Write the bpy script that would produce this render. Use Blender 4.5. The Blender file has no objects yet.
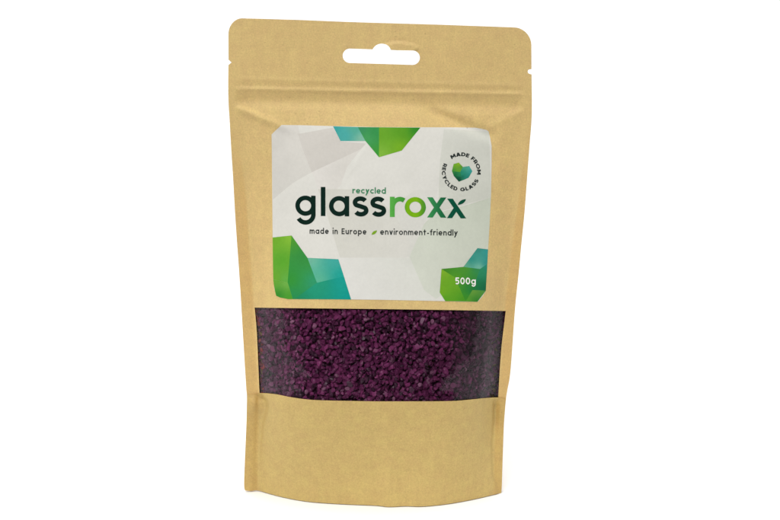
import bpy, bmesh, math, random
from mathutils import Vector, noise
from mathutils.geometry import delaunay_2d_cdt
random.seed(7)
C = bpy.context.scene.collection
sc = bpy.context.scene

# ------------------------------------------------------------------ camera
LENS = 70.0
FPX = 780 * LENS / 36.0
PITCH = math.radians(13.5)
DY = 0.8 * math.cos(PITCH)
BASE = PITCH + math.atan((491.5 - 260) / FPX)
CAM = Vector((0, -DY, DY * math.tan(BASE)))
FWD = Vector((0, math.cos(PITCH), -math.sin(PITCH)))
UP = Vector((0, math.sin(PITCH), math.cos(PITCH)))
cam = bpy.data.objects.new('camera', bpy.data.cameras.new('camera'))
cam.data.lens = LENS; cam.data.sensor_width = 36; cam.data.clip_start = 0.02; cam.data.clip_end = 500
cam.location = CAM; cam.rotation_euler = (math.pi / 2 - PITCH, 0, 0)
C.objects.link(cam); sc.camera = cam

def ray(px, py):
    return FWD + Vector((1, 0, 0)) * ((px - 390) / FPX) + UP * ((260 - py) / FPX)
def on_plane(px, py, h):
    d = ray(px, py)
    t = (-h - CAM.y) / d.y
    return CAM + d * t
def ground_h(px, py):
    d = ray(px, py)
    t = CAM.z / -d.z
    return -(CAM.y + d.y * t)

# ------------------------------------------------------------------ helpers
def lerp_tab(tab, v):
    if v <= tab[0][0]: return tab[0][1]
    for (a, b), (c, d) in zip(tab, tab[1:]):
        if v <= c: return b + (d - b) * (v - a) / (c - a)
    return tab[-1][1]
def sm(a, b, v):
    t = max(0.0, min(1.0, (v - a) / (b - a))); return t * t * (3 - 2 * t)
def spline(pts, n=6):
    out = []
    for i in range(len(pts) - 1):
        p0 = pts[max(i - 1, 0)]; p1 = pts[i]; p2 = pts[i + 1]; p3 = pts[min(i + 2, len(pts) - 1)]
        for k in range(n):
            t = k / n
            out.append(tuple(0.5 * (2 * p1[j] + (p2[j] - p0[j]) * t + (2 * p0[j] - 5 * p1[j] + 4 * p2[j] - p3[j]) * t * t
                             + (3 * p1[j] - p0[j] - 3 * p2[j] + p3[j]) * t ** 3) for j in (0, 1)))
    out.append(tuple(pts[-1])); return out
def inside(p, poly):
    x, y = p; r = False; j = len(poly) - 1
    for i in range(len(poly)):
        xi, yi = poly[i]; xj, yj = poly[j]
        if (yi > y) != (yj > y) and x < (xj - xi) * (y - yi) / (yj - yi) + xi: r = not r
        j = i
    return r
def lin(c):
    return tuple(((v / 255) / 12.92 if v / 255 <= 0.04045 else ((v / 255 + 0.055) / 1.055) ** 2.4) for v in c)
K = 0.84
def alb(c):
    r = lin(c); return (r[0] * K, r[1] * K, r[2] * K, 1.0)
def nz(x, y, z=0.0): return noise.noise(Vector((x, y, z)))

# ------------------------------------------------------------------ outline of the pouch, traced once, in photo pixels
LEFT = spline([(228.4, 34.3), (228.5, 59.6)], 4) + [(231.6, 62.4), (228.5, 64.9)] + spline(
    [(228.4, 66), (228.2, 84), (228.5, 102.9), (229.6, 120), (231.2, 148.8), (233.2, 180), (234.9, 211), (236.8, 240), (239.0, 270),
     (240.9, 300), (243.9, 350.8), (246.2, 388), (246.9, 396), (246.7, 410), (246.4, 424), (245.3, 450), (244.3, 475), (244.2, 487), (245.2, 490.6)], 5)
RIGHT = spline([(531.4, 45.4), (531.5, 69)], 4) + [(528.4, 69.6), (527.6, 71.6), (528.6, 73.6)] + spline(
    [(531.6, 74.5), (531.9, 100), (531.6, 120), (529.6, 145), (527.0, 180), (524.6, 212), (521.4, 244.6), (518.5, 275.4), (514.9, 311),
     (510.6, 370), (507.4, 390), (506, 399), (504.6, 415), (503.7, 430), (502.6, 462), (501.9, 485), (501.3, 493)], 5)
TOP = [(228.4 + 13.5 * (1 - math.cos(a)), 34.3 - 16 * math.sin(a)) for a in [i * math.pi / 2 / 9 for i in range(10)]][1:] \
    + [(300, 20.0), (340, 21.7), (370, 22.7), (436, 24.6), (480, 26.2)] \
    + [(513.7 + 17.7 * math.sin(a), 45.4 - 18 * math.cos(a)) for a in [i * math.pi / 2 / 9 for i in range(10)]][:-1]
BOT = spline([(245.2, 490.6), (251, 491.2), (257.9, 490.6), (270, 494), (283, 497.3), (300, 500.6), (316.8, 502.6), (345.7, 504.4), (375, 505.6),
              (389, 507), (406, 506.3), (423, 506.6), (447, 504.2), (471, 500), (490.5, 495.6), (501.3, 493)], 5)
LT = [(y, x) for x, y in LEFT]; RT = [(y, x) for x, y in RIGHT]
LTs = [p for p in LT if not (59.6 < p[0] < 65.5)]; RTs = [p for p in RT if not (69 < p[0] < 74.4)]
BT = [(x, y) for x, y in BOT]
def clean(poly):
    out = []
    for p in poly:
        if not out or (abs(p[0] - out[-1][0]) + abs(p[1] - out[-1][1])) > 0.02: out.append(p)
    if abs(out[0][0] - out[-1][0]) + abs(out[0][1] - out[-1][1]) < 0.02: out.pop()
    return out

# ------------------------------------------------------------------ relief of the front: height above the pouch's mid plane, metres
BEL = [(100, 0), (112, 0.0012), (128, 0.0042), (160, 0.0085), (200, 0.0125), (250, 0.0168), (300, 0.0205), (350, 0.0232), (400, 0.0248), (450, 0.0240), (520, 0.022)]
PW = [(100, 2.0), (180, 2.3), (240, 2.75), (280, 3.25), (320, 3.8), (360, 4.2), (400, 4.4), (520, 4.0)]
def relief(px, py):
    xl = lerp_tab(LTs, py); xr = lerp_tab(RTs, py)
    s = 2 * (px - xl) / (xr - xl) - 1
    seal = 0.085
    a = min(1.0, abs(s) / (1 - seal))
    p = lerp_tab(PW, py)
    yy = py - 0.02 * (px - 380)
    bel = lerp_tab(BEL, yy) + 0.5 * (lerp_tab(BEL, yy - 4) - 2 * lerp_tab(BEL, yy) + lerp_tab(BEL, yy + 4))
    narrow = 1.0
    f = 1 - a ** p
    f = f * sm(1.0, 0.86, a) * 0.35 + f * 0.65
    h = bel * f
    # where the lower half meets the table the height follows from the floor itself
    yb = lerp_tab(BT, px)
    if py > 400:
        g = max(0.0, ground_h(px, yb)); w = sm(400, yb, py) ** 1.0
        h = h * (1 - w) + g * w
    # stiff top: flap, two zip ridges, hollow under the zip
    z1 = 78.5 + 0.025 * (px - 230); z2 = 88.6 + 0.019 * (px - 230)
    fade = sm(-0.97, -0.90, s) * sm(0.96, 0.90, s)
    h += fade * (0.00020 * math.exp(-((py - z1) / 1.8) ** 2) + 0.00065 * math.exp(-((py - z2) / 1.5) ** 2))
    h -= fade * (0.0009 * math.exp(-((py - z2 - 11) / 7.0) ** 2) + 0.00022 * math.exp(-((py - z2 + 4) / 3.0) ** 2))
    h -= 0.0004 * math.exp(-((py - 97 - 0.02 * (px - 230)) / 9) ** 2) * fade
    # diagonal pull at the left under the zip, hollow at the right
    d = (py - 107) - 0.42 * (px - 236)
    if 232 < px < 300: h += 0.0017 * math.exp(-(d / 4.0) ** 2) * sm(232, 246, px) * sm(300, 262, px)
    d2 = (py - 104) - 0.40 * (px - 430)
    h -= 0.0019 * math.exp(-((d2 - 7) / 6) ** 2) * sm(415, 445, px) * sm(505, 478, px)
    d3 = (py - 112) + 0.5 * (px - 520)
    h += 0.0004 * math.exp(-(d3 / 4) ** 2) * sm(478, 500, px) * sm(526, 515, px)
    # pressed crescent over the euro hole
    e = math.hypot((px - 400) / 19, (py - 47.5 - 0.02 * (px - 400)) / 5.5)
    h += 0.0009 * sm(1.05, 0.86, e)
    h += 0.00018 * math.exp(-((px - 346) / 5) ** 2 - ((py - 46) / 2.5) ** 2)
    # a pinched wrinkle crossing the label
    cx_ = 341 + (365 - 341) * (185 - py) / 35 + 2.2 * nz(py / 9, 4.1)
    h += 0.00013 * math.exp(-((px - cx_) / 1.6) ** 2) * sm(190, 180, py) * sm(143, 150, py)
    # side seams of the lower half
    if py > 385:
        gl = lerp_tab([(385, 259), (396, 262), (402, 266.5), (408, 267), (425, 262), (450, 259.5), (491, 258)], py)
        gr = lerp_tab([(385, 498), (402, 494.5), (420, 494.5), (445, 493), (475, 493.3), (495, 500)], py)
        dl = lerp_tab([(394, 0), (399, .0034), (408, .0036), (425, .0018), (450, .0010), (480, .0012), (491, .0009)], py)
        dr = lerp_tab([(399, 0), (405, .0022), (420, .0022), (440, .0010), (470, .0013), (495, .0007)], py)
        h -= dl * math.exp(-((px - gl) / (1.5 if px > gl else 5.5)) ** 2) + dr * math.exp(-((px - gr) / (1.4 if px < gr else 4.5)) ** 2)
        # pillow of the seam just under the window at the left
        h += 0.0026 * math.exp(-((px - 254) / 6.0) ** 2 - ((py - 405) / 8.0) ** 2) * sm(393, 398, py)
        h += 0.0006 * math.exp(-((px - 500) / 4.0) ** 2 - ((py - 408) / 8.0) ** 2) * sm(398, 402, py)
    # crumple of the sheet
    edge = min(1.0, (1 - abs(s)) * 6)
    b = sm(104, 150, py)
    low = 1 - sm(470, 500, py)
    h += (0.00022 + 0.00030 * b) * nz(px / 34, py / 46, 3.1) * (0.35 + 0.65 * edge) * low
    h += 0.00013 * nz(px / 13, py / 17, 8.4) * low * (0.4 + 0.6 * b)
    h += 0.00035 * b * abs(nz(px / 60 + py / 90, py / 55, 1.7)) * edge * low
    return h
_cache = {}
def S(px, py, off=0.0):
    k = (round(px, 3), round(py, 3))
    if k not in _cache: _cache[k] = relief(px, py)
    return on_plane(px, py, _cache[k] + off)

# ------------------------------------------------------------------ meshing
def cdt(polys, pts):
    """constrained triangulation of polygons + free points; returns verts, triangles"""
    V = []; E = []
    for poly in polys:
        n0 = len(V); V += [Vector(p) for p in poly]
        E += [(n0 + i, n0 + (i + 1) % len(poly)) for i in range(len(poly))]
    V += [Vector(p) for p in pts]
    v, e, f, *_ = delaunay_2d_cdt(V, E, [], 0, 1e-5)
    return v, f
def resample(poly, mx):
    out = []
    for i, p in enumerate(poly):
        q = poly[(i + 1) % len(poly)]; n = max(1, math.ceil(math.hypot(q[0] - p[0], q[1] - p[1]) / mx))
        out += [(p[0] + (q[0] - p[0]) * k / n, p[1] + (q[1] - p[1]) * k / n) for k in range(n)]
    return out
def grid_pts(outline, step, seed=0):
    r = random.Random(seed)
    xs = [p[0] for p in outline]; ys = [p[1] for p in outline]
    out = []; y = min(ys) + step * .5; k = 0
    while y < max(ys):
        x = min(xs) + (step * .5 if k % 2 else 0) + .01
        while x < max(xs):
            out.append((x + r.uniform(-.1, .1) * step, y + r.uniform(-.1, .1) * step)); x += step
        y += step * .87; k += 1
    return out
def sheet(name, outline, holes, step, off, thick, mat, parent, cfun=None, extra=(), keep=None, place=None, flip=False, rim=(1, 1, 1)):
    """a thin curved sheet with real thickness lying on the relief"""
    place = place or S
    outline = clean(outline)
    pts = [p for p in grid_pts(outline, step) if inside(p, outline)] if step else []
    v, tris = cdt([resample(q, step or 2.5) for q in [outline] + [clean(h) for h in holes] + [clean(e) for e in extra]], pts)
    keep = keep or (lambda c: inside(c, outline) and not any(inside(c, h) for h in holes))
    T = []; cents = []
    for t in tris:
        c = (sum(v[i].x for i in t) / 3, sum(v[i].y for i in t) / 3)
        if keep(c): T.append(t); cents.append(c)
    used = sorted({i for t in T for i in t}); m = {o: i for i, o in enumerate(used)}
    P = [(v[i].x, v[i].y) for i in used]; n = len(P)
    front = [place(x, y, off) for x, y in P]
    verts = [tuple(q) for q in front]; faces = []; col = []; smooth = []
    for t, c in zip(T, cents):
        a, b, d = [m[i] for i in t]
        if flip: a, b, d = a, b, d
        else: a, b, d = a, d, b          # pixel y runs down
        faces.append((a, b, d)); smooth.append(True)
        col += [cfun(P[i], c) if cfun else (1, 1, 1, 1) for i in (a, b, d)]
    if thick:
        verts += [tuple(place(x, y, off - thick)) for x, y in P]
        cnt = {}
        for fa in faces:
            for i in range(3):
                e = (fa[i], fa[(i + 1) % 3]); cnt[e] = 1
        nf = len(faces)
        for k in range(nf):
            a, b, d = faces[k]; faces.append((a + n, d + n, b + n)); smooth.append(True)
            col += [col[3 * k], col[3 * k + 2], col[3 * k + 1]]
        cc = {}
        for k in range(nf):
            for j in range(3): cc[faces[k][j]] = col[3 * k + j]
        for (a, b) in list(cnt):
            if (b, a) not in cnt:
                i0 = len(verts); verts += [verts[a], verts[b], verts[b + n], verts[a + n]]
                faces.append((i0 + 1, i0, i0 + 3, i0 + 2)); smooth.append(False)
                ca_, cb_ = [tuple(q[j] * rim[j] for j in range(3)) + (1,) for q in (cc[a], cc[b])]
                col += [cb_, ca_, ca_, cb_]
    me = bpy.data.meshes.new(name); me.from_pydata(verts, [], faces)
    ca = me.color_attributes.new('print', 'FLOAT_COLOR', 'CORNER')
    ca.data.foreach_set('color', [x for c in col for x in c])
    me.polygons.foreach_set('use_smooth', smooth)
    uv = me.uv_layers.new(name='UVMap')
    me.materials.append(mat); me.update()
    o = bpy.data.objects.new(name, me); C.objects.link(o)
    if parent: o.parent = parent
    return o

# ------------------------------------------------------------------ materials
def new_mat(name):
    m = bpy.data.materials.new(name); m.use_nodes = True; nt = m.node_tree
    return m, nt, nt.nodes['Principled BSDF']
def N(nt, t, **kw):
    n = nt.nodes.new(t)
    for k, v in kw.items(): setattr(n, k, v)
    return n
def paper_material():
    m, nt, b = new_mat('kraft_paper'); L = nt.links.new
    tc = N(nt, 'ShaderNodeTexCoord'); 
    col = N(nt, 'ShaderNodeVertexColor', layer_name='print')
    def noise_(scale, detail, rough, stretch=None, rot=0):
        mp = N(nt, 'ShaderNodeMapping'); L(tc.outputs['Object'], mp.inputs[0])
        if stretch: mp.inputs['Scale'].default_value = stretch
        mp.inputs['Rotation'].default_value = (0, rot, 0)
        n = N(nt, 'ShaderNodeTexNoise'); n.inputs['Scale'].default_value = scale; n.inputs['Detail'].default_value = detail
        n.inputs['Roughness'].default_value = rough; L(mp.outputs[0], n.inputs['Vector']); return n.outputs['Fac']
    mott = noise_(170, 5, .65); fine = noise_(1300, 3, .7); big = noise_(14, 2, .5)
    fib1 = noise_(420, 2, .6, (1, 1, .3), .6); fib2 = noise_(420, 2, .6, (.3, 1, 1), .8)
    def mr(x, a, b_, c, d):
        n = N(nt, 'ShaderNodeMapRange'); L(x, n.inputs[0])
        for i, v in zip((1, 2, 3, 4), (a, b_, c, d)): n.inputs[i].default_value = v
        return n.outputs[0]
    def mul(x, y):
        n = N(nt, 'ShaderNodeMath', operation='MULTIPLY'); L(x, n.inputs[0]); L(y, n.inputs[1]); return n.outputs[0]
    val = mul(mul(mul(mr(mott, .3, .7, .965, 1.035), mr(fine, .3, .7, .88, 1.12)), mul(mr(fib1, .3, .7, .97, 1.03), mr(fib2, .3, .7, .975, 1.025))), mr(big, .35, .65, .975, 1.025))
    base = N(nt, 'ShaderNodeMixRGB', blend_type='MULTIPLY'); base.inputs[0].default_value = 1
    ramp = N(nt, 'ShaderNodeValToRGB'); e = ramp.color_ramp.elements
    e[0].position = .35; e[0].color = alb((219, 187, 126)); e[1].position = .65; e[1].color = alb((219, 191, 126))
    L(mott, ramp.inputs[0]); L(ramp.outputs[0], base.inputs[1]); L(col.outputs[0], base.inputs[2])
    hsv = N(nt, 'ShaderNodeHueSaturation'); L(base.outputs[0], hsv.inputs['Color']); L(val, hsv.inputs['Value'])
    # sparse dark flecks
    vo = N(nt, 'ShaderNodeTexVoronoi'); vo.inputs['Scale'].default_value = 330; L(tc.outputs['Object'], vo.inputs['Vector'])
    sp = mr(vo.outputs['Distance'], .05, .17, 1, 0); pick = N(nt, 'ShaderNodeSeparateColor'); L(vo.outputs['Color'], pick.inputs[0])
    fl = mul(sp, mr(pick.outputs[0], .86, .9, 0, .35))
    mx = N(nt, 'ShaderNodeMixRGB'); L(fl, mx.inputs[0]); L(hsv.outputs[0], mx.inputs[1]); mx.inputs[2].default_value = alb((140, 105, 62))
    L(mx.outputs[0], b.inputs['Base Color'])
    b.inputs['Roughness'].default_value = .62; b.inputs['Specular IOR Level'].default_value = .35
    bp = N(nt, 'ShaderNodeBump'); bp.inputs['Strength'].default_value = .35; bp.inputs['Distance'].default_value = .00012
    ad = N(nt, 'ShaderNodeMath', operation='ADD'); L(fib1, ad.inputs[0]); L(fine, ad.inputs[1])
    ad2 = N(nt, 'ShaderNodeMath', operation='ADD'); L(ad.outputs[0], ad2.inputs[0]); L(mott, ad2.inputs[1])
    L(ad2.outputs[0], bp.inputs['Height']); L(bp.outputs[0], b.inputs['Normal'])
    return m
def print_material(name, rough=.45, grain=.05, spec=.2):
    m, nt, b = new_mat(name); L = nt.links.new
    col = N(nt, 'ShaderNodeVertexColor', layer_name='print'); tc = N(nt, 'ShaderNodeTexCoord')
    n = N(nt, 'ShaderNodeTexNoise'); n.inputs['Scale'].default_value = 700; n.inputs['Detail'].default_value = 3
    L(tc.outputs['Object'], n.inputs['Vector'])
    n2 = N(nt, 'ShaderNodeTexNoise'); n2.inputs['Scale'].default_value = 70; n2.inputs['Detail'].default_value = 3
    L(tc.outputs['Object'], n2.inputs['Vector'])
    a = N(nt, 'ShaderNodeMath', operation='ADD'); L(n.outputs[0], a.inputs[0]); L(n2.outputs[0], a.inputs[1])
    r = N(nt, 'ShaderNodeMapRange'); L(a.outputs[0], r.inputs[0])
    for i, v in zip((1, 2, 3, 4), (.7, 1.3, 1 - grain, 1 + grain)): r.inputs[i].default_value = v
    h = N(nt, 'ShaderNodeHueSaturation'); L(col.outputs[0], h.inputs['Color']); L(r.outputs[0], h.inputs['Value'])
    L(h.outputs[0], b.inputs['Base Color']); b.inputs['Roughness'].default_value = rough
    b.inputs['Specular IOR Level'].default_value = spec
    bp = N(nt, 'ShaderNodeBump'); bp.inputs['Strength'].default_value = .15; bp.inputs['Distance'].default_value = .0001
    L(a.outputs[0], bp.inputs['Height']); L(bp.outputs[0], b.inputs['Normal'])
    return m
PAPER = paper_material()
LABEL = print_material('label_paper', .5, .035)
INK = print_material('printed_ink', .5, .05, .07)

def film_material():
    m, nt, b = new_mat('clear_film'); L = nt.links.new; nt.nodes.remove(b)
    out = nt.nodes['Material Output']
    tr = N(nt, 'ShaderNodeBsdfTransparent'); gl = N(nt, 'ShaderNodeBsdfGlossy'); gl.inputs['Roughness'].default_value = .09
    tr.inputs[0].default_value = (.97, .96, .97, 1)
    fr = N(nt, 'ShaderNodeFresnel'); fr.inputs['IOR'].default_value = 1.34
    tc = N(nt, 'ShaderNodeTexCoord'); n = N(nt, 'ShaderNodeTexNoise'); n.inputs['Scale'].default_value = 260; n.inputs['Detail'].default_value = 2
    L(tc.outputs['Object'], n.inputs['Vector'])
    bp = N(nt, 'ShaderNodeBump'); bp.inputs['Strength'].default_value = .12; bp.inputs['Distance'].default_value = .0002
    L(n.outputs[0], bp.inputs['Height']); L(bp.outputs[0], gl.inputs['Normal']); L(bp.outputs[0], fr.inputs['Normal'])
    mx = N(nt, 'ShaderNodeMixShader'); L(fr.outputs[0], mx.inputs[0]); L(tr.outputs[0], mx.inputs[1]); L(gl.outputs[0], mx.inputs[2])
    L(mx.outputs[0], out.inputs['Surface'])
    return m
FILM = film_material()

def glass_material():
    m, nt, b = new_mat('purple_crushed_glass'); L = nt.links.new
    col = N(nt, 'ShaderNodeVertexColor', layer_name='print')
    L(col.outputs[0], b.inputs['Base Color'])
    b.inputs['Roughness'].default_value = .38; b.inputs['Specular IOR Level'].default_value = .2
    b.inputs['Transmission Weight'].default_value = .25; b.inputs['IOR'].default_value = 1.5
    return m
GLASS = glass_material()

# ------------------------------------------------------------------ the setting
def tabletop():
    m, nt, b = new_mat('white_board'); L = nt.links.new
    tc = N(nt, 'ShaderNodeTexCoord'); n = N(nt, 'ShaderNodeTexNoise'); n.inputs['Scale'].default_value = 30
    L(tc.outputs['Object'], n.inputs['Vector']); r = N(nt, 'ShaderNodeValToRGB')
    r.color_ramp.elements[0].color = (.86, .86, .86, 1); r.color_ramp.elements[1].color = (.88, .88, .88, 1)
    L(n.outputs[0], r.inputs[0]); L(r.outputs[0], b.inputs['Base Color']); b.inputs['Roughness'].default_value = .9
    b.inputs['Specular IOR Level'].default_value = .1
    bm = bmesh.new(); 
    bmesh.ops.create_grid(bm, x_segments=8, y_segments=8, size=40)
    for v in bm.verts: v.co.y += 39.8
    me = bpy.data.meshes.new('tabletop'); bm.to_mesh(me); bm.free(); me.materials.append(m)
    o = bpy.data.objects.new('tabletop', me); C.objects.link(o); o.location = (0, 0, -0.00025); o['kind'] = 'structure'
tabletop()

# ------------------------------------------------------------------ the pouch
pouch = bpy.data.objects.new('paper_pouch', None); C.objects.link(pouch)
pouch.location = (0, 0, 0); pouch.empty_display_size = .05
pouch['label'] = 'brown kraft paper stand-up pouch with a white and green label and clear window'
pouch['category'] = 'pouch'

def arc(cx, cy, rx, ry, a0, a1, n=14):
    return [(cx + rx * math.cos(math.radians(a0 + (a1 - a0) * i / n)), cy + ry * math.sin(math.radians(a0 + (a1 - a0) * i / n))) for i in range(n + 1)]
HOLE = arc(349.9, 55.8, 7.3, 7.3, 90, 268, 14) + [(366, 49.0), (372.4, 49.3)] + spline([(373.2, 48.2), (375.8, 45.4), (379.5, 43.8), (383.5, 43.7), (387.5, 45.2), (390, 48.0), (390.8, 49.8)], 3) \
    + [(397, 50.2)] + arc(412.6, 57.7, 7.3, 7.3, -90, 90, 14)
WIN = [(254.6, 307.6), (300, 308.2), (375, 309.0), (440, 309.9), (505.7, 311.0)] + spline([(505.6, 312), (503.4, 330), (501.3, 348.7), (499.6, 372), (498.2, 399)], 4) \
    + [(497, 403), (375, 405), (262, 403)] + spline([(260.2, 398), (259.3, 388), (258.2, 362), (256.8, 331.7), (254.8, 309)], 4)
LOWTOP = spline([(246.9, 394.6), (253, 394.6), (259.5, 393.2), (267, 393.3), (277, 394.4), (292, 397.4), (313, 400.0), (345, 400.9), (375, 401.4), (415, 401.4), (440, 401.3),
                 (457, 400.8), (474, 399.2), (486, 398.0), (497, 397.5), (506.1, 398.9)], 4)

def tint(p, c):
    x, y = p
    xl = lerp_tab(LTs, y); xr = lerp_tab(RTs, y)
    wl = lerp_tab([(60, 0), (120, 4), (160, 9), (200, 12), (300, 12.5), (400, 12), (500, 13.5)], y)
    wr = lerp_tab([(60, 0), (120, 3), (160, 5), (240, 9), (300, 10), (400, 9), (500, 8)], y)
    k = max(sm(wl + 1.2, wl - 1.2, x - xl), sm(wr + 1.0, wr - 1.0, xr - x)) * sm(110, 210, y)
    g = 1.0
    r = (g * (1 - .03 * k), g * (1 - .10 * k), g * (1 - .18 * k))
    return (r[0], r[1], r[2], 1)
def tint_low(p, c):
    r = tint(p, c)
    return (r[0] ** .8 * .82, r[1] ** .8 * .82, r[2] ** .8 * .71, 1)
def upto(side, y): return [p for p in side if p[1] <= y]
# upper front: flap, zip zone, label zone and the frame of the window
UL = upto(LEFT, 404); UR = upto(RIGHT, 404)
up_out = UL[::-1] + TOP + UR
SHIFT = -.0003
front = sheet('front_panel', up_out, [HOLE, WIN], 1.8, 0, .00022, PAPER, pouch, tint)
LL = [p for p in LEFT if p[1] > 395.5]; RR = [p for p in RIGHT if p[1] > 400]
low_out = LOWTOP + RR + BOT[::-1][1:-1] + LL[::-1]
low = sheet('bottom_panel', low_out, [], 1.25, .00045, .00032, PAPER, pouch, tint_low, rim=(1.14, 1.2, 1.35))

# back of the pouch: mirrored belly
def back_place(px, py, off=0.0):
    f = S(px, py, 0)
    ed = min(px - lerp_tab(LTs, py), lerp_tab(RTs, py) - px)
    y = max(-f.y, f.y + .0007 + .0042 * sm(1, 10, ed) * sm(285, 310, py) * sm(425, 405, py)) + (-off)
    d = (f.x, y, f.z)
    return Vector(d)
full = LEFT[::-1] + TOP + RIGHT + BOT[::-1][1:-1]
back = sheet('back_panel', full, [HOLE], 5.0, 0, .00022, PAPER, pouch, lambda p, c: (1, .97, .93, 1), place=back_place, flip=False)

# folded bottom gusset between the two lower edges
def gusset():
    vs = []; fs = []; n = len(BOT); m = 10
    for i, (x, y) in enumerate(BOT):
        f = S(x, y, -.0002); b = back_place(x, y, -.0002)
        for j in range(m + 1):
            t = j / m; q = f.lerp(b, t); w = abs(b.y - f.y)
            q.z = max(f.z, 0.0001) + 0.55 * w * math.sin(math.pi * t) ** .8 + .0002
            vs.append(tuple(q))
    for i in range(n - 1):
        for j in range(m):
            a = i * (m + 1) + j; fs.append((a, a + 1, a + m + 2, a + m + 1))
    me = bpy.data.meshes.new('bottom_gusset'); me.from_pydata(vs, [], fs)
    ca = me.color_attributes.new('print', 'FLOAT_COLOR', 'CORNER'); ca.data.foreach_set('color', [1.0] * (4 * len(me.loops)))
    me.polygons.foreach_set('use_smooth', [True] * len(fs)); me.materials.append(PAPER)
    o = bpy.data.objects.new('bottom_gusset', me); C.objects.link(o); o.parent = pouch
gusset()

# clear window film, tacked behind the paper; loose and a little creased
def film_place(px, py, off=0.0):
    h = .0007 * nz(px / 26, py / 34, 5.5) + .00012 * nz(px / 8, py / 9, 9.5)
    # flat creased facets in the lower right and along the left
    d = (px - 474) * .35 + (py - 372) * .18 - 4 * nz(py / 12, 3.3, .2)
    h += -.0007 * sm(0, 9, d) 
    d = (px - 287) - .40 * (py - 330) + 5 * nz(py / 10, 1.3, .2)
    h += -.0005 * sm(9, -6, d)
    m = min(1, max(0, min(px - 256, 503 - px, py - 309, 401 - py)) / 9.0)
    return S(px, py, off - .0004 + min(h, .0003) * m)
FO = [(250.5, 303.5), (510, 306.5), (503, 405), (256, 405)]
film = sheet('window_film', FO, [], 2.4, 0, 0, FILM, pouch, None, place=film_place)

# ------------------------------------------------------------------ label
LAB = [(271.6, 134.4), (276, 130.0), (281.6, 124.9), (300, 125.1), (333, 126), (379, 127), (420.4, 127.2), (455, 127.3), (475.2, 127.6), (482, 128.7), (486.6, 129.9), (488.6, 131.5),
       (490.2, 138), (491.6, 146), (491.6, 165), (491.0, 196), (489.6, 225), (488.1, 249), (487, 270), (485.8, 291), (482, 297), (477.8, 301.8), (460, 301.6), (445.8, 301.2),
       (380, 299.8), (330, 299.3), (288, 299.1), (280, 297.5), (276.2, 295.8), (274.4, 289), (273.2, 280), (272.9, 260), (272.6, 237), (272.2, 190), (271.8, 150)]
WHITE = (224, 223, 216)
FAC = [  # soft grey and sage facets printed across the label
    ([(298, 133.9), (333, 127.5), (341, 141.5), (366, 143.5), (361, 149), (311.8, 172.2), (303, 150)], (212, 208, 201), (208, 204, 197), (300, 135), (312, 172)),
    ([(271, 125), (298, 125), (303, 150), (311.8, 172.2), (296, 181), (289, 186), (273, 199.5)], (219, 216, 209), (212, 210, 203), (290, 130), (280, 190)),
    ([(311.8, 172.2), (361, 149), (347, 167), (341, 185), (337, 189), (318, 189)], (224, 221, 215), (219, 216, 209), (320, 170), (345, 170)),
    ([(311.8, 172.2), (318, 189), (324, 205), (340, 257.6), (374, 257.6), (405, 257.6), (410, 244), (395, 215), (370, 190), (337, 189)], (211, 210, 200), (219, 218, 210), (320, 190), (405, 250)),
    ([(438, 190), (424, 224), (409.5, 256.8), (380, 257), (372, 225), (395, 205), (415, 190)], (221, 220, 213), (217, 217, 209), (438, 190), (380, 257)),
    ([(444, 129), (489, 131.5), (491.6, 197), (470, 203), (438, 212), (440, 160)], (215, 216, 207), (211, 213, 202), (444, 130), (490, 190)),
    ([(491.6, 197), (488, 249), (486, 262), (436, 299), (424, 290), (409.5, 256.8), (424, 224), (434, 214), (470, 204)], (205, 211, 195), (213, 217, 204), (480, 205), (420, 285)),
    ([(409.5, 257.6), (432, 300.5), (345, 299), (338, 257.6)], (220, 221, 213), (226, 225, 220), (409, 260), (345, 298)),
]
def facet_color(p, c):
    for poly, c0, c1, p0, p1 in FAC:
        if inside(c, poly):
            dx, dy = p1[0] - p0[0], p1[1] - p0[1]
            t = max(0, min(1, ((p[0] - p0[0]) * dx + (p[1] - p0[1]) * dy) / (dx * dx + dy * dy)))
            return alb(tuple(a + (b - a) * t for a, b in zip(c0, c1)))
    return alb(WHITE)
label = sheet('label', LAB, [], 2.2, .00016, .00014, LABEL, pouch, facet_color, extra=[f[0] for f in FAC])
label['label'] = 'white paper label with green and teal facets'

def crystals(facets, parent, off=.00022, step=2.0):
    """facets: list of (polygon, [(point, colour), ...]) blended by inverse distance"""
    polys = [f[0] for f in facets]
    xs = [p[0] for q in polys for p in q]; ys = [p[1] for q in polys for p in q]
    hull = [(min(xs) - 1, min(ys) - 1), (max(xs) + 1, min(ys) - 1), (max(xs) + 1, max(ys) + 1), (min(xs) - 1, max(ys) + 1)]
    def cf(p, c):
        for poly, st in facets:
            if inside(c, poly):
                ws = [(1 / ((p[0] - q[0]) ** 2 + (p[1] - q[1]) ** 2 + 1e-3), col) for q, col in st]
                W = sum(w for w, _ in ws)
                return alb(tuple(sum(w * col[k] for w, col in ws) / W * (.94, .97, .94)[k] for k in range(3)))
        return alb((60, 140, 70))
    return sheet('crystal_graphic', hull, [], step, off, 0, INK, parent, cf, extra=polys + [LAB],
                 keep=lambda c: any(inside(c, q) for q in polys) and inside(c, LAB))
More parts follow.
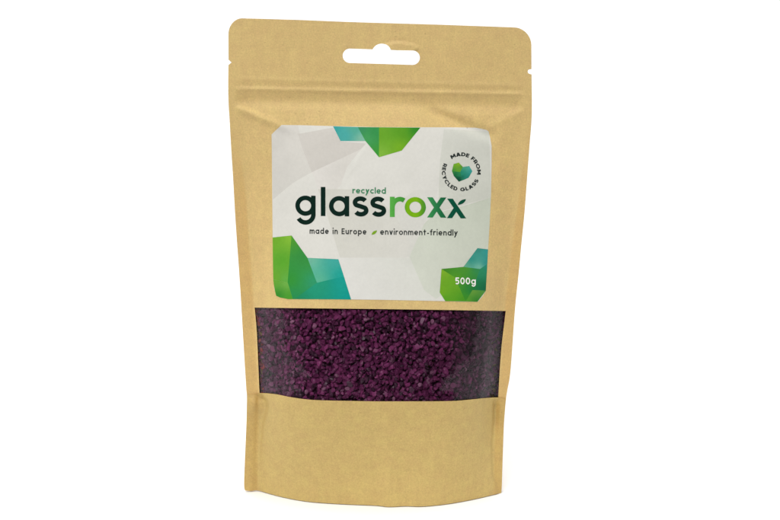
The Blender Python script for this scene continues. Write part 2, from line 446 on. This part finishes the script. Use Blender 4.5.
crystals([
    ([(333, 126.2), (357.8, 127), (365.4, 140.9), (340.5, 140.9)], [((335, 127), (62, 168, 172)), ((345, 135), (80, 178, 178)), ((362, 139), (140, 196, 176)), ((355, 128), (90, 178, 160))]),
    ([(357.8, 127), (379, 127.2), (379, 157.2), (365.4, 140.9)], [((360, 128), (60, 148, 100)), ((376, 129), (56, 152, 82)), ((378, 154), (66, 160, 60)), ((366, 139), (74, 165, 96))]),
    ([(379, 127.2), (420.4, 127.5), (401.8, 150.5), (379, 157.2)], [((380, 130), (112, 172, 44)), ((417, 128), (52, 142, 40)), ((400, 148), (126, 182, 40)), ((381, 155), (138, 190, 66)), ((400, 129), (96, 162, 36))]),
], label)
o5 = lambda x, y: (265 + x / 4.333, 190 + y / 4.333)
crystals([
    ([o5(30, 206), o5(115, 197), o5(98, 400), o5(36, 388)], [(o5(40, 215), (120, 178, 50)), (o5(112, 205), (140, 192, 62)), (o5(40, 380), (110, 172, 52)), (o5(95, 390), (104, 176, 74)), (o5(75, 310), (96, 170, 50))]),
    ([o5(115, 197), o5(184, 294), o5(225, 402), o5(122, 477), o5(98, 400)], [(o5(118, 210), (84, 160, 54)), (o5(175, 295), (60, 150, 72)), (o5(105, 390), (56, 152, 60)), (o5(215, 400), (52, 156, 112)), (o5(130, 465), (44, 146, 86))]),
    ([o5(184, 294), o5(318, 300), o5(342, 374), o5(225, 402)], [(o5(190, 297), (120, 190, 168)), (o5(312, 303), (70, 176, 170)), (o5(330, 370), (36, 168, 160)), (o5(225, 395), (98, 186, 158))]),
    ([o5(342, 374), o5(374, 477), o5(122, 477), o5(225, 402)], [(o5(340, 385), (28, 164, 156)), (o5(368, 470), (20, 158, 152)), (o5(130, 470), (36, 142, 98)), (o5(225, 410), (40, 158, 128))]),
    ([o5(34, 388), o5(98, 400), o5(122, 477), o5(98, 477), o5(48, 464)], [(o5(40, 392), (110, 172, 60)), (o5(95, 402), (120, 182, 80)), (o5(115, 470), (80, 160, 50)), (o5(55, 460), (60, 146, 50))]),
], label)
o6 = lambda x, y: (440 + x / 8.0, 240 + y / 8.0)
crystals([
    ([o6(300, 65), o6(392, 76), o6(380, 190), o6(320, 232), o6(188, 215)], [(o6(305, 72), (64, 150, 140)), (o6(380, 90), (58, 160, 158)), (o6(375, 180), (56, 154, 150)), (o6(310, 225), (124, 190, 172)), (o6(200, 214), (110, 178, 150)), (o6(250, 150), (60, 155, 145))]),
    ([o6(380, 190), o6(368, 405), o6(260, 400), o6(320, 232)], [(o6(378, 200), (44, 146, 128)), (o6(366, 390), (24, 110, 76)), (o6(270, 390), (36, 128, 70)), (o6(322, 245), (50, 146, 104))]),
    ([o6(12, 232), o6(188, 215), o6(320, 232), o6(260, 400), o6(205, 492), o6(120, 300)], [(o6(25, 234), (72, 140, 40)), (o6(185, 220), (84, 156, 56)), (o6(310, 235), (56, 146, 88)), (o6(255, 395), (44, 134, 62)), (o6(200, 480), (66, 148, 44)), (o6(130, 310), (90, 160, 44))]),
    ([o6(12, 232), o6(120, 300), o6(205, 492), o6(42, 489), o6(-2, 420)], [(o6(15, 245), (136, 182, 50)), (o6(110, 305), (114, 174, 44)), (o6(190, 485), (82, 156, 40)), (o6(45, 480), (96, 164, 40)), (o6(5, 410), (124, 178, 44))]),
    ([o6(260, 400), o6(368, 405), o6(300, 494), o6(205, 492)], [(o6(262, 405), (110, 162, 66)), (o6(360, 408), (86, 150, 70)), (o6(295, 488), (62, 138, 50)), (o6(215, 488), (92, 160, 50))]),
], label)
o4 = lambda x, y: (430 + x / 8.667, 140 + y / 8.667)
badge_facets = [
    ([o4(205, 208), o4(250, 195), o4(285, 233), o4(262, 278), o4(190, 268)], [(o4(210, 215), (120, 176, 50)), (o4(250, 200), (150, 188, 44)), (o4(280, 235), (98, 160, 60)), (o4(200, 262), (84, 156, 64))]),
    ([o4(190, 268), o4(262, 278), o4(275, 320), o4(207, 312)], [(o4(195, 270), (66, 142, 70)), (o4(260, 285), (50, 140, 84)), (o4(215, 308), (30, 112, 68)), (o4(270, 315), (36, 128, 96))]),
    ([o4(207, 312), o4(275, 320), o4(300, 342), o4(250, 361)], [(o4(215, 318), (24, 100, 64)), (o4(250, 355), (14, 74, 54)), (o4(290, 340), (44, 130, 100))]),
    ([o4(285, 233), o4(340, 225), o4(367, 270), o4(335, 326), o4(300, 342), o4(275, 320), o4(262, 278)], [(o4(300, 235), (84, 168, 140)), (o4(340, 235), (92, 178, 172)), (o4(360, 272), (62, 160, 156)), (o4(330, 320), (44, 140, 128)), (o4(280, 290), (44, 146, 120)), (o4(280, 318), (30, 120, 96))]),
]
heart = crystals(badge_facets, label, step=1.2)
heart.name = 'heart_emblem'

# ------------------------------------------------------------------ lettering: a small stroke alphabet
def glyph(ch, w):
    """returns (strokes, polygons, width) in x-height units, y up"""
    r = (1 - w) / 2; hw = w / 2; P = []; s = []
    cir = arc(.5, .5, r, r, 0, 360, 30)
    if ch == 'o': return [cir], P, 1
    if ch == 'a': return [cir, [(1 - hw, 0), (1 - hw, 1)]], P, 1
    if ch == 'd': return [cir, [(1 - hw, 0), (1 - hw, 1.44)]], P, 1
    if ch == 'p': return [cir, [(hw, -.42), (hw, 1)]], P, 1
    if ch == 'g': return [cir, [(1 - hw, 1), (1 - hw, .3), (1 - hw, .06)] + arc(.5, .06, r, r, 0, -150, 18)[1:]], P, 1
    if ch == 'l': return [[(hw, 0), (hw, 1.44)]], P, w
    if ch == 'i': return [[(hw, 0), (hw, 1)], [(hw, 1.22), (hw, 1.22 + w * 1.15)]], P, w
    if ch == 's':
        ry = (.5 - hw) / 2
        return [arc(.365, .5 + ry, .265, ry, 28, 235, 14)[:-1] + [(.37, .505)] + arc(.385, .5 - ry, .265, ry, 55, -152, 14)[1:]], P, .75
    if ch == 'r': return [[(hw, 0), (hw, 1)], arc(.47, .46, .47 - hw, .54 - hw, 180, 58, 12)], P, .66
    if ch == 'n': a = (.86 - w) / 2; return [[(hw, 0), (hw, 1)], arc(.43, 1 - hw - a, a, a, 180, 0, 14) + [(.86 - hw, 0)]], P, .86
    if ch == 'u': a = (.86 - w) / 2; return [[(.86 - hw, 0), (.86 - hw, 1)], [(hw, 1)] + arc(.43, hw + a, a, a, 180, 360, 14)], P, .86
    if ch == 'm':
        a = (.78 - w) / 2; x2 = .78 - w
        return [[(hw, 0), (hw, 1)], arc(.39, 1 - hw - a, a, a, 180, 0, 12) + [(.78 - hw, 0)], arc(.39 + x2, 1 - hw - a, a, a, 180, 0, 12) + [(.78 - hw + x2, 0)]], P, .78 + x2
    if ch == 'e': return [arc(.5, .5, r, r, 0, 318, 26), [(hw, .49), (1 - hw, .49)]], P, 1
    if ch == 'c': return [arc(.5, .5, r, r, 42, 318, 22)], P, .88
    if ch == 't': return [[(.22 + hw, 1.32), (.22 + hw, 0)], [(0, 1 - hw), (.22 + w + .25, 1 - hw)]], P, .22 + w + .25
    if ch == 'f': return [arc(.56, 1.14, .56 - .18 - hw, .3 - hw, 75, 180, 8) + [(.18 + hw, 0)], [(0, 1 - hw), (.6, 1 - hw)]], P, .6
    dg = w * 1.22
    def bar(x0, y0, x1, y1): return [(x0, y0), (x0 + dg, y0), (x1 + dg, y1), (x1, y1)]
    if ch == 'x': return [], [bar(0, 1, .93 - dg, 0), bar(.93 - dg, 1, 0, 0)], .93
    if ch == 'v': return [], [bar(0, 1, .45 - dg / 2, 0), bar(.9 - dg, 1, .45 - dg / 2, 0)], .9
    if ch == 'y': return [], [bar(0, 1, .45 - dg / 2, 0), bar(.9 - dg, 1, .9 - dg - .64, -.42)], .9
    if ch == '-': return [[(.04, .45), (.5, .45)]], P, .54
    H = 1.36
    if ch == 'E': return [[(hw, 0), (hw, H)], [(hw, hw), (.8, hw)], [(hw, H / 2), (.74, H / 2)], [(hw, H - hw), (.8, H - hw)]], P, .8
    if ch == 'F': return [[(hw, 0), (hw, H)], [(hw, H * .47), (.74, H * .47)], [(hw, H - hw), (.8, H - hw)]], P, .8
    if ch == 'L': return [[(hw, 0), (hw, H)], [(hw, hw), (.76, hw)]], P, .76
    if ch == 'M': return [[(hw, 0), (hw, H)], [(1.3 - hw, 0), (1.3 - hw, H)]], [bar(0, H, .65 - dg / 2, .3), bar(1.3 - dg, H, .65 - dg / 2, .3)], 1.3
    if ch == 'A': return [[(.25, .36), (.95, .36)]], [bar(.6 - dg / 2, H, 0, 0), bar(.6 - dg / 2, H, 1.2 - dg, 0)], 1.2
    if ch == 'D': return [[(hw, H - hw), (hw, hw), (.5, hw)] + arc(.5, H / 2, .6 - hw, H / 2 - hw, -90, 90, 16)[1:] + [(hw, H - hw)]], P, 1.1
    if ch == 'O': return [arc(.7, H / 2, .7 - hw, H / 2 - hw, 0, 360, 28)], P, 1.4
    if ch == '0': return [arc(.48, H / 2, .48 - hw, H / 2 - hw, 0, 360, 26)], P, .96
    if ch == 'C': return [arc(.7, H / 2, .7 - hw, H / 2 - hw, 42, 318, 22)], P, 1.2
    if ch == 'G': return [arc(.7, H / 2, .7 - hw, H / 2 - hw, 42, 360, 24), [(.75, H / 2), (1.4, H / 2)]], P, 1.38
    if ch == 'R': return [[(hw, 0), (hw, H)], [(hw, H - hw), (.5, H - hw)] + arc(.5, H - hw - .37, .42 - hw, .37, 90, -90, 12)[1:] + [(hw, H - hw - .74)]], [bar(.42, .58, .95 - dg, 0)], .95
    if ch == 'S':
        ry = (H / 2 - hw) / 2
        return [arc(.45, H / 2 + ry, .36, ry, 28, 240, 14)[:-1] + [(.47, H / 2)] + arc(.49, H / 2 - ry, .36, ry, 60, -152, 14)[1:]], P, .94
    if ch == 'Y': return [[(.55, 0), (.55, .62)]], [bar(0, H, .55 - dg / 2, .5), bar(1.1 - dg, H, .55 - dg / 2, .5)], 1.1
    if ch == '5': return [[(.82, H - hw), (.2, H - hw), (.16, .8)] + arc(.42, .44, .44 - hw + .02, .46 - hw + .01, 128, -142, 16)], P, .9
    return [], [], .42
def ribbon(line, w):
    """stroke -> list of quads with mitred joints"""
    closed = math.hypot(line[0][0] - line[-1][0], line[0][1] - line[-1][1]) < 1e-6
    n = len(line); Ls = []; Rs = []
    def dr(a, b):
        d = math.hypot(b[0] - a[0], b[1] - a[1]); return ((b[0] - a[0]) / d, (b[1] - a[1]) / d)
    for i in range(n):
        if i == 0: d0 = d1 = dr(line[0], line[1]); 
        elif i == n - 1: d0 = d1 = dr(line[-2], line[-1])
        else: d0 = dr(line[i - 1], line[i]); d1 = dr(line[i], line[i + 1])
        if closed and i in (0, n - 1): d0 = dr(line[-2], line[-1]); d1 = dr(line[0], line[1])
        nx, ny = -(d0[1] + d1[1]), d0[0] + d1[0]; q = math.hypot(nx, ny); nx /= q; ny /= q
        k = min(1.5, 1 / max(.3, (nx * -d0[1] + ny * d0[0]))) * w / 2
        Ls.append((line[i][0] + nx * k, line[i][1] + ny * k)); Rs.append((line[i][0] - nx * k, line[i][1] - ny * k))
    return [[Ls[i], Ls[i + 1], Rs[i + 1], Rs[i]] for i in range(n - 1)]
def lettering(name, polys, cf, parent=None, off=.00024):
    polys = [[tuple(p) for p in q] for q in polys]
    bb = [(min(p[0] for p in q), min(p[1] for p in q), max(p[0] for p in q), max(p[1] for p in q)) for q in polys]
    xs = [b[0] for b in bb] + [b[2] for b in bb]; ys = [b[1] for b in bb] + [b[3] for b in bb]
    hull = [(min(xs) - 1, min(ys) - 1), (max(xs) + 1, min(ys) - 1), (max(xs) + 1, max(ys) + 1), (min(xs) - 1, max(ys) + 1)]
    def keep(c):
        return any(b[0] <= c[0] <= b[2] and b[1] <= c[1] <= b[3] and inside(c, q) for b, q in zip(bb, polys))
    return sheet(name, hull, [], 0, off, 0, INK, parent or label, cf, extra=polys, keep=keep)
def glyph_polys(ch, w, T):
    s, P, wd = glyph(ch, w)
    out = [[T(*p) for p in q] for q in P]
    for line in s: out += [[T(*p) for p in q] for q in ribbon(line, w)]
    return out
SL = .0137
def text_polys(txt, x0, x1, yb, xh, w, slope=SL, track=.17, space=.5):
    wid = [space if c == ' ' else glyph(c, w)[2] for c in txt]
    tot = sum(wid) + track * (len(txt) - 1)
    sx = (x1 - x0) / tot; x = 0; out = []
    for c, wd in zip(txt, wid):
        if c != ' ':
            out += glyph_polys(c, w, lambda gx, gy, x=x: (x0 + (x + gx) * sx, yb + slope * (x + gx) * sx - gy * xh))
        x += wd + track
    return out
def flat(c): return lambda p, q: alb(c)
# the big word
big = []
def put(ch, xa, xb, polys=None):
    wd = glyph(ch, .222)[2]; sx = (xb - xa) / wd
    return glyph_polys(ch, .222, lambda gx, gy: (xa + gx * sx, 216.0 + SL * (xa + gx * sx - 323) - gy * 20.2))
dark = put('g', 295.3, 315.6) + put('l', 320.8, 325.4) + put('a', 329.0, 349.2) + put('s', 352.9, 368.3) + put('s', 370.6, 386.0)
green = put('r', 389.9, 404.2) + put('o', 404.8, 425.9) + put('x', 427.1, 446.3)
def leaf(xa, ya, xb, yb, fat, bend=.0):
    pts = []; dx, dy = xb - xa, yb - ya; L = math.hypot(dx, dy); nx, ny = -dy / L, dx / L
    for i in range(9): t = i / 8; k = math.sin(math.pi * t) ** .8 * fat * (1 + .3 * (t - .5)); pts.append((xa + dx * t + nx * k, ya + dy * t + ny * k))
    for i in range(7, 0, -1): t = i / 8; k = -math.sin(math.pi * t) ** .8 * fat * (1 - .3 * (t - .5)); pts.append((xa + dx * t + nx * k, ya + dy * t + ny * k))
    return pts
z6 = lambda x, y: (380 + x / 7.8, 180 + y / 7.8)
lastx = [[z6(524, 145), z6(568, 146), z6(672, 299), z6(630, 299)], [z6(522, 297), z6(563, 297), z6(606, 232), z6(584, 203)], leaf(*z6(606, 194), *z6(671, 149), 1.75)]
GST = [(390, (92, 178, 76)), (404, (66, 152, 56)), (406, (120, 178, 20)), (417, (124, 180, 22)), (425.5, (70, 140, 44)), (427, (62, 150, 84)), (446, (24, 98, 62)), (447, (8, 84, 62)), (466, (10, 78, 56))]
def gcol(p, c):
    x = p[0]
    lo = GST[0]
    for a, b in zip(GST, GST[1:]):
        if x <= b[0]:
            t = max(0, (x - a[0]) / (b[0] - a[0])); return alb(tuple(i + (j - i) * t for i, j in zip(a[1], b[1])))
    return alb(GST[-1][1])
lettering('wordmark', dark, flat((3, 35, 27)))
lettering('wordmark', green + lastx, gcol)
lettering('small_lettering', text_polys('recycled', 352.4, 385.9, 193.3, 4.4, .25, track=.16), flat((58, 132, 92)))
lettering('small_lettering', text_polys('made in Europe', 309.6, 366.5, 233.7, 4.25, .25, track=.26), flat((44, 50, 48)))
lettering('small_lettering', text_polys('environment-friendly', 380.2, 457.8, 234.6, 4.25, .235, track=.22), flat((40, 48, 46)))
lettering('leaf_mark', [leaf(371.6, 234.8, 377.0, 230.4, 1.35)], flat((126, 166, 44)))
lettering('weight_lettering', text_polys('500g', 455.2, 475.8, 284.2, 5.0, .25, track=.2), flat((246, 246, 240)), off=.00029)
# ring of capitals round the heart emblem
def ring(txt, a0, a1, r, outward, w=.33, sc_=2.75):
    wid = [.5 if c == ' ' else glyph(c, w)[2] for c in txt]; track = .15
    tot = sum(wid) + track * (len(txt) - 1); x = 0; out = []
    for c, wd in zip(txt, wid):
        a = math.radians(a0 + (a1 - a0) * (x + wd / 2) / tot)
        if c != ' ':
            arcw = abs(math.radians(a1 - a0)) * r / tot
            def T(gx, gy, a=a, wd=wd):
                t = (gx - wd / 2) * arcw; n = (gy - .68) * sc_
                if outward: ux, uy = math.sin(a), -math.cos(a); vx, vy = math.cos(a), math.sin(a)
                else: ux, uy = -math.sin(a), math.cos(a); vx, vy = -math.cos(a), -math.sin(a)
                X = r * math.cos(a) + ux * t + vx * n; Y = r * math.sin(a) + uy * t + vy * n
                return (461.3 + X, 171.8 - Y)
            out += glyph_polys(c, w, T)
        x += wd + track
    return out
lettering('badge_lettering', ring('MADE FROM', 126, -9, 17.6, True) + ring('RECYCLED GLASS', 153, 334, 17.6, False), flat((46, 54, 52)))

# ------------------------------------------------------------------ crushed glass seen through the window
def grains():
    protos = []
    for k in range(28):
        bm = bmesh.new(); bmesh.ops.create_icosphere(bm, subdivisions=2, radius=1)
        rr = random.Random(k)
        cuts = [(Vector((rr.gauss(0, 1), rr.gauss(0, 1), rr.gauss(0, 1))).normalized(), rr.uniform(.35, .75)) for _ in range(rr.randint(7, 11))]
        sq = Vector((rr.uniform(.9, 1.4), rr.uniform(.7, 1.1), rr.uniform(.75, 1.15)))
        for v in bm.verts:
            p = v.co.copy()
            for nrm, d in cuts:
                e = p.dot(nrm) - d
                if e > 0: p -= nrm * e * .98
            p *= 1 + .06 * noise.noise(p * 2 + Vector((k, 0, 0)))
            v.co = Vector((p.x * sq.x, p.y * sq.y, p.z * sq.z))
        bm.verts.index_update()
        protos.append(([v.co.copy() for v in bm.verts], [tuple(v.index for v in f.verts) for f in bm.faces])); bm.free()
    from mathutils import Euler
    verts = []; faces = []; cols = []
    mm = 0.001
    for layer, (step, dep) in enumerate([(4.9, 2.2), (4.8, 3.8), (5.0, 5.6), (5.4, 7.6), (6, 10)]):
        y = 305.0; row = 0
        while y < 408:
            x = 250.0 + (step / 2 if row % 2 else 0)
            while x < 512:
                px = x + random.uniform(-2.0, 2.0); py = y + random.uniform(-2.0, 2.0); x += step
                xl = lerp_tab(LTs, py); xr = lerp_tab(RTs, py)
                if px < xl + 12.0 or px > xr - 7.5: continue
                edge = min(px - xl - 11, xr - 7 - px)
                if dep > 4.2 + edge * 1.0: continue
                big = random.random()
                rad = (1.15 + .95 * big ** 1.5) * mm
                sl = math.hypot((relief(px + 2, py) - relief(px - 2, py)) / .0021, 0.25)
                sec = min(1.6, math.sqrt(1 + sl * sl))
                c = film_place(px, py, 0) + Vector((0, (dep - 2.2 + random.uniform(-.1, .6)) * mm + rad * 1.12 * sec + .0001, 0))
                vs, fs = random.choice(protos); R = Euler((random.uniform(0, 6.28), random.uniform(0, 6.28), random.uniform(0, 6.28))).to_matrix()
                n0 = len(verts)
                verts += [tuple(c + (R @ q) * rad) for q in vs]
                faces += [(a + n0, b + n0, d + n0) for a, b, d in fs]
                t = random.random(); 
                base = (.145 + .14 * t, .022 + .03 * t, .095 + .085 * t)
                if random.random() < .18: base = (.08, .024, .058)
                if random.random() < .015: base = (.34, .14, .25)
                if px - xl < 17.5 and random.random() < .7: base = (.62, .09, .10)
                k = random.uniform(.7, 1.3)
                cols.append(((base[0] * k, base[1] * k, base[2] * k, 1), len(fs) * 3))
            y += step * .87; row += 1
    me = bpy.data.meshes.new('glass_granules'); me.from_pydata(verts, [], faces)
    ca = me.color_attributes.new('print', 'FLOAT_COLOR', 'CORNER')
    buf = []
    for c, n in cols: buf += list(c) * n
    ca.data.foreach_set('color', buf)
    me.materials.append(GLASS); me.update()
    o = bpy.data.objects.new('glass_granules', me); C.objects.link(o)
    o['label'] = 'dark purple crushed glass granules behind the clear window of the pouch'
    o['category'] = 'glass granules'; o['kind'] = 'stuff'
grains()

# ------------------------------------------------------------------ light: a white studio surround and one softbox
w = bpy.data.worlds.new('World'); sc.world = w; w.use_nodes = True; nt = w.node_tree; L = nt.links.new
bg = nt.nodes['Background']; tc = N(nt, 'ShaderNodeTexCoord'); sep = N(nt, 'ShaderNodeSeparateXYZ'); L(tc.outputs['Generated'], sep.inputs[0])
def mr(x, a, b, c, d):
    n = N(nt, 'ShaderNodeMapRange', interpolation_type='SMOOTHSTEP'); L(x, n.inputs[0])
    for i, v in zip((1, 2, 3, 4), (a, b, c, d)): n.inputs[i].default_value = v
    return n.outputs[0]
def op(o_, x, y):
    n = N(nt, 'ShaderNodeMath', operation=o_)
    for i, v in enumerate((x, y)):
        if isinstance(v, (int, float)): n.inputs[i].default_value = v
        else: L(v, n.inputs[i])
    return n.outputs[0]
ceil = mr(sep.outputs['Z'], .45, .9, 0, 1.6)            # white ceiling
walls = mr(sep.outputs['Y'], -.84, -.62, .05, .48)     # room is dim only where the photographer stands
L(op('ADD', ceil, walls), bg.inputs['Strength']); bg.inputs['Color'].default_value = (1, .995, .985, 1)

ld = bpy.data.lights.new('softbox', 'AREA'); ld.shape = 'RECTANGLE'; ld.size = .8; ld.size_y = .6; ld.energy = 15; ld.color = (1, .98, .95)
lo = bpy.data.objects.new('softbox', ld); C.objects.link(lo); lo.location = (-.45, -1.25, 1.05)
lo.rotation_euler = (Vector((0, 0, .12)) - lo.location).to_track_quat('-Z', 'Y').to_euler()

sc.view_settings.view_transform = 'Standard'; sc.view_settings.look = 'None'; sc.view_settings.exposure = 0; sc.view_settings.gamma = 1
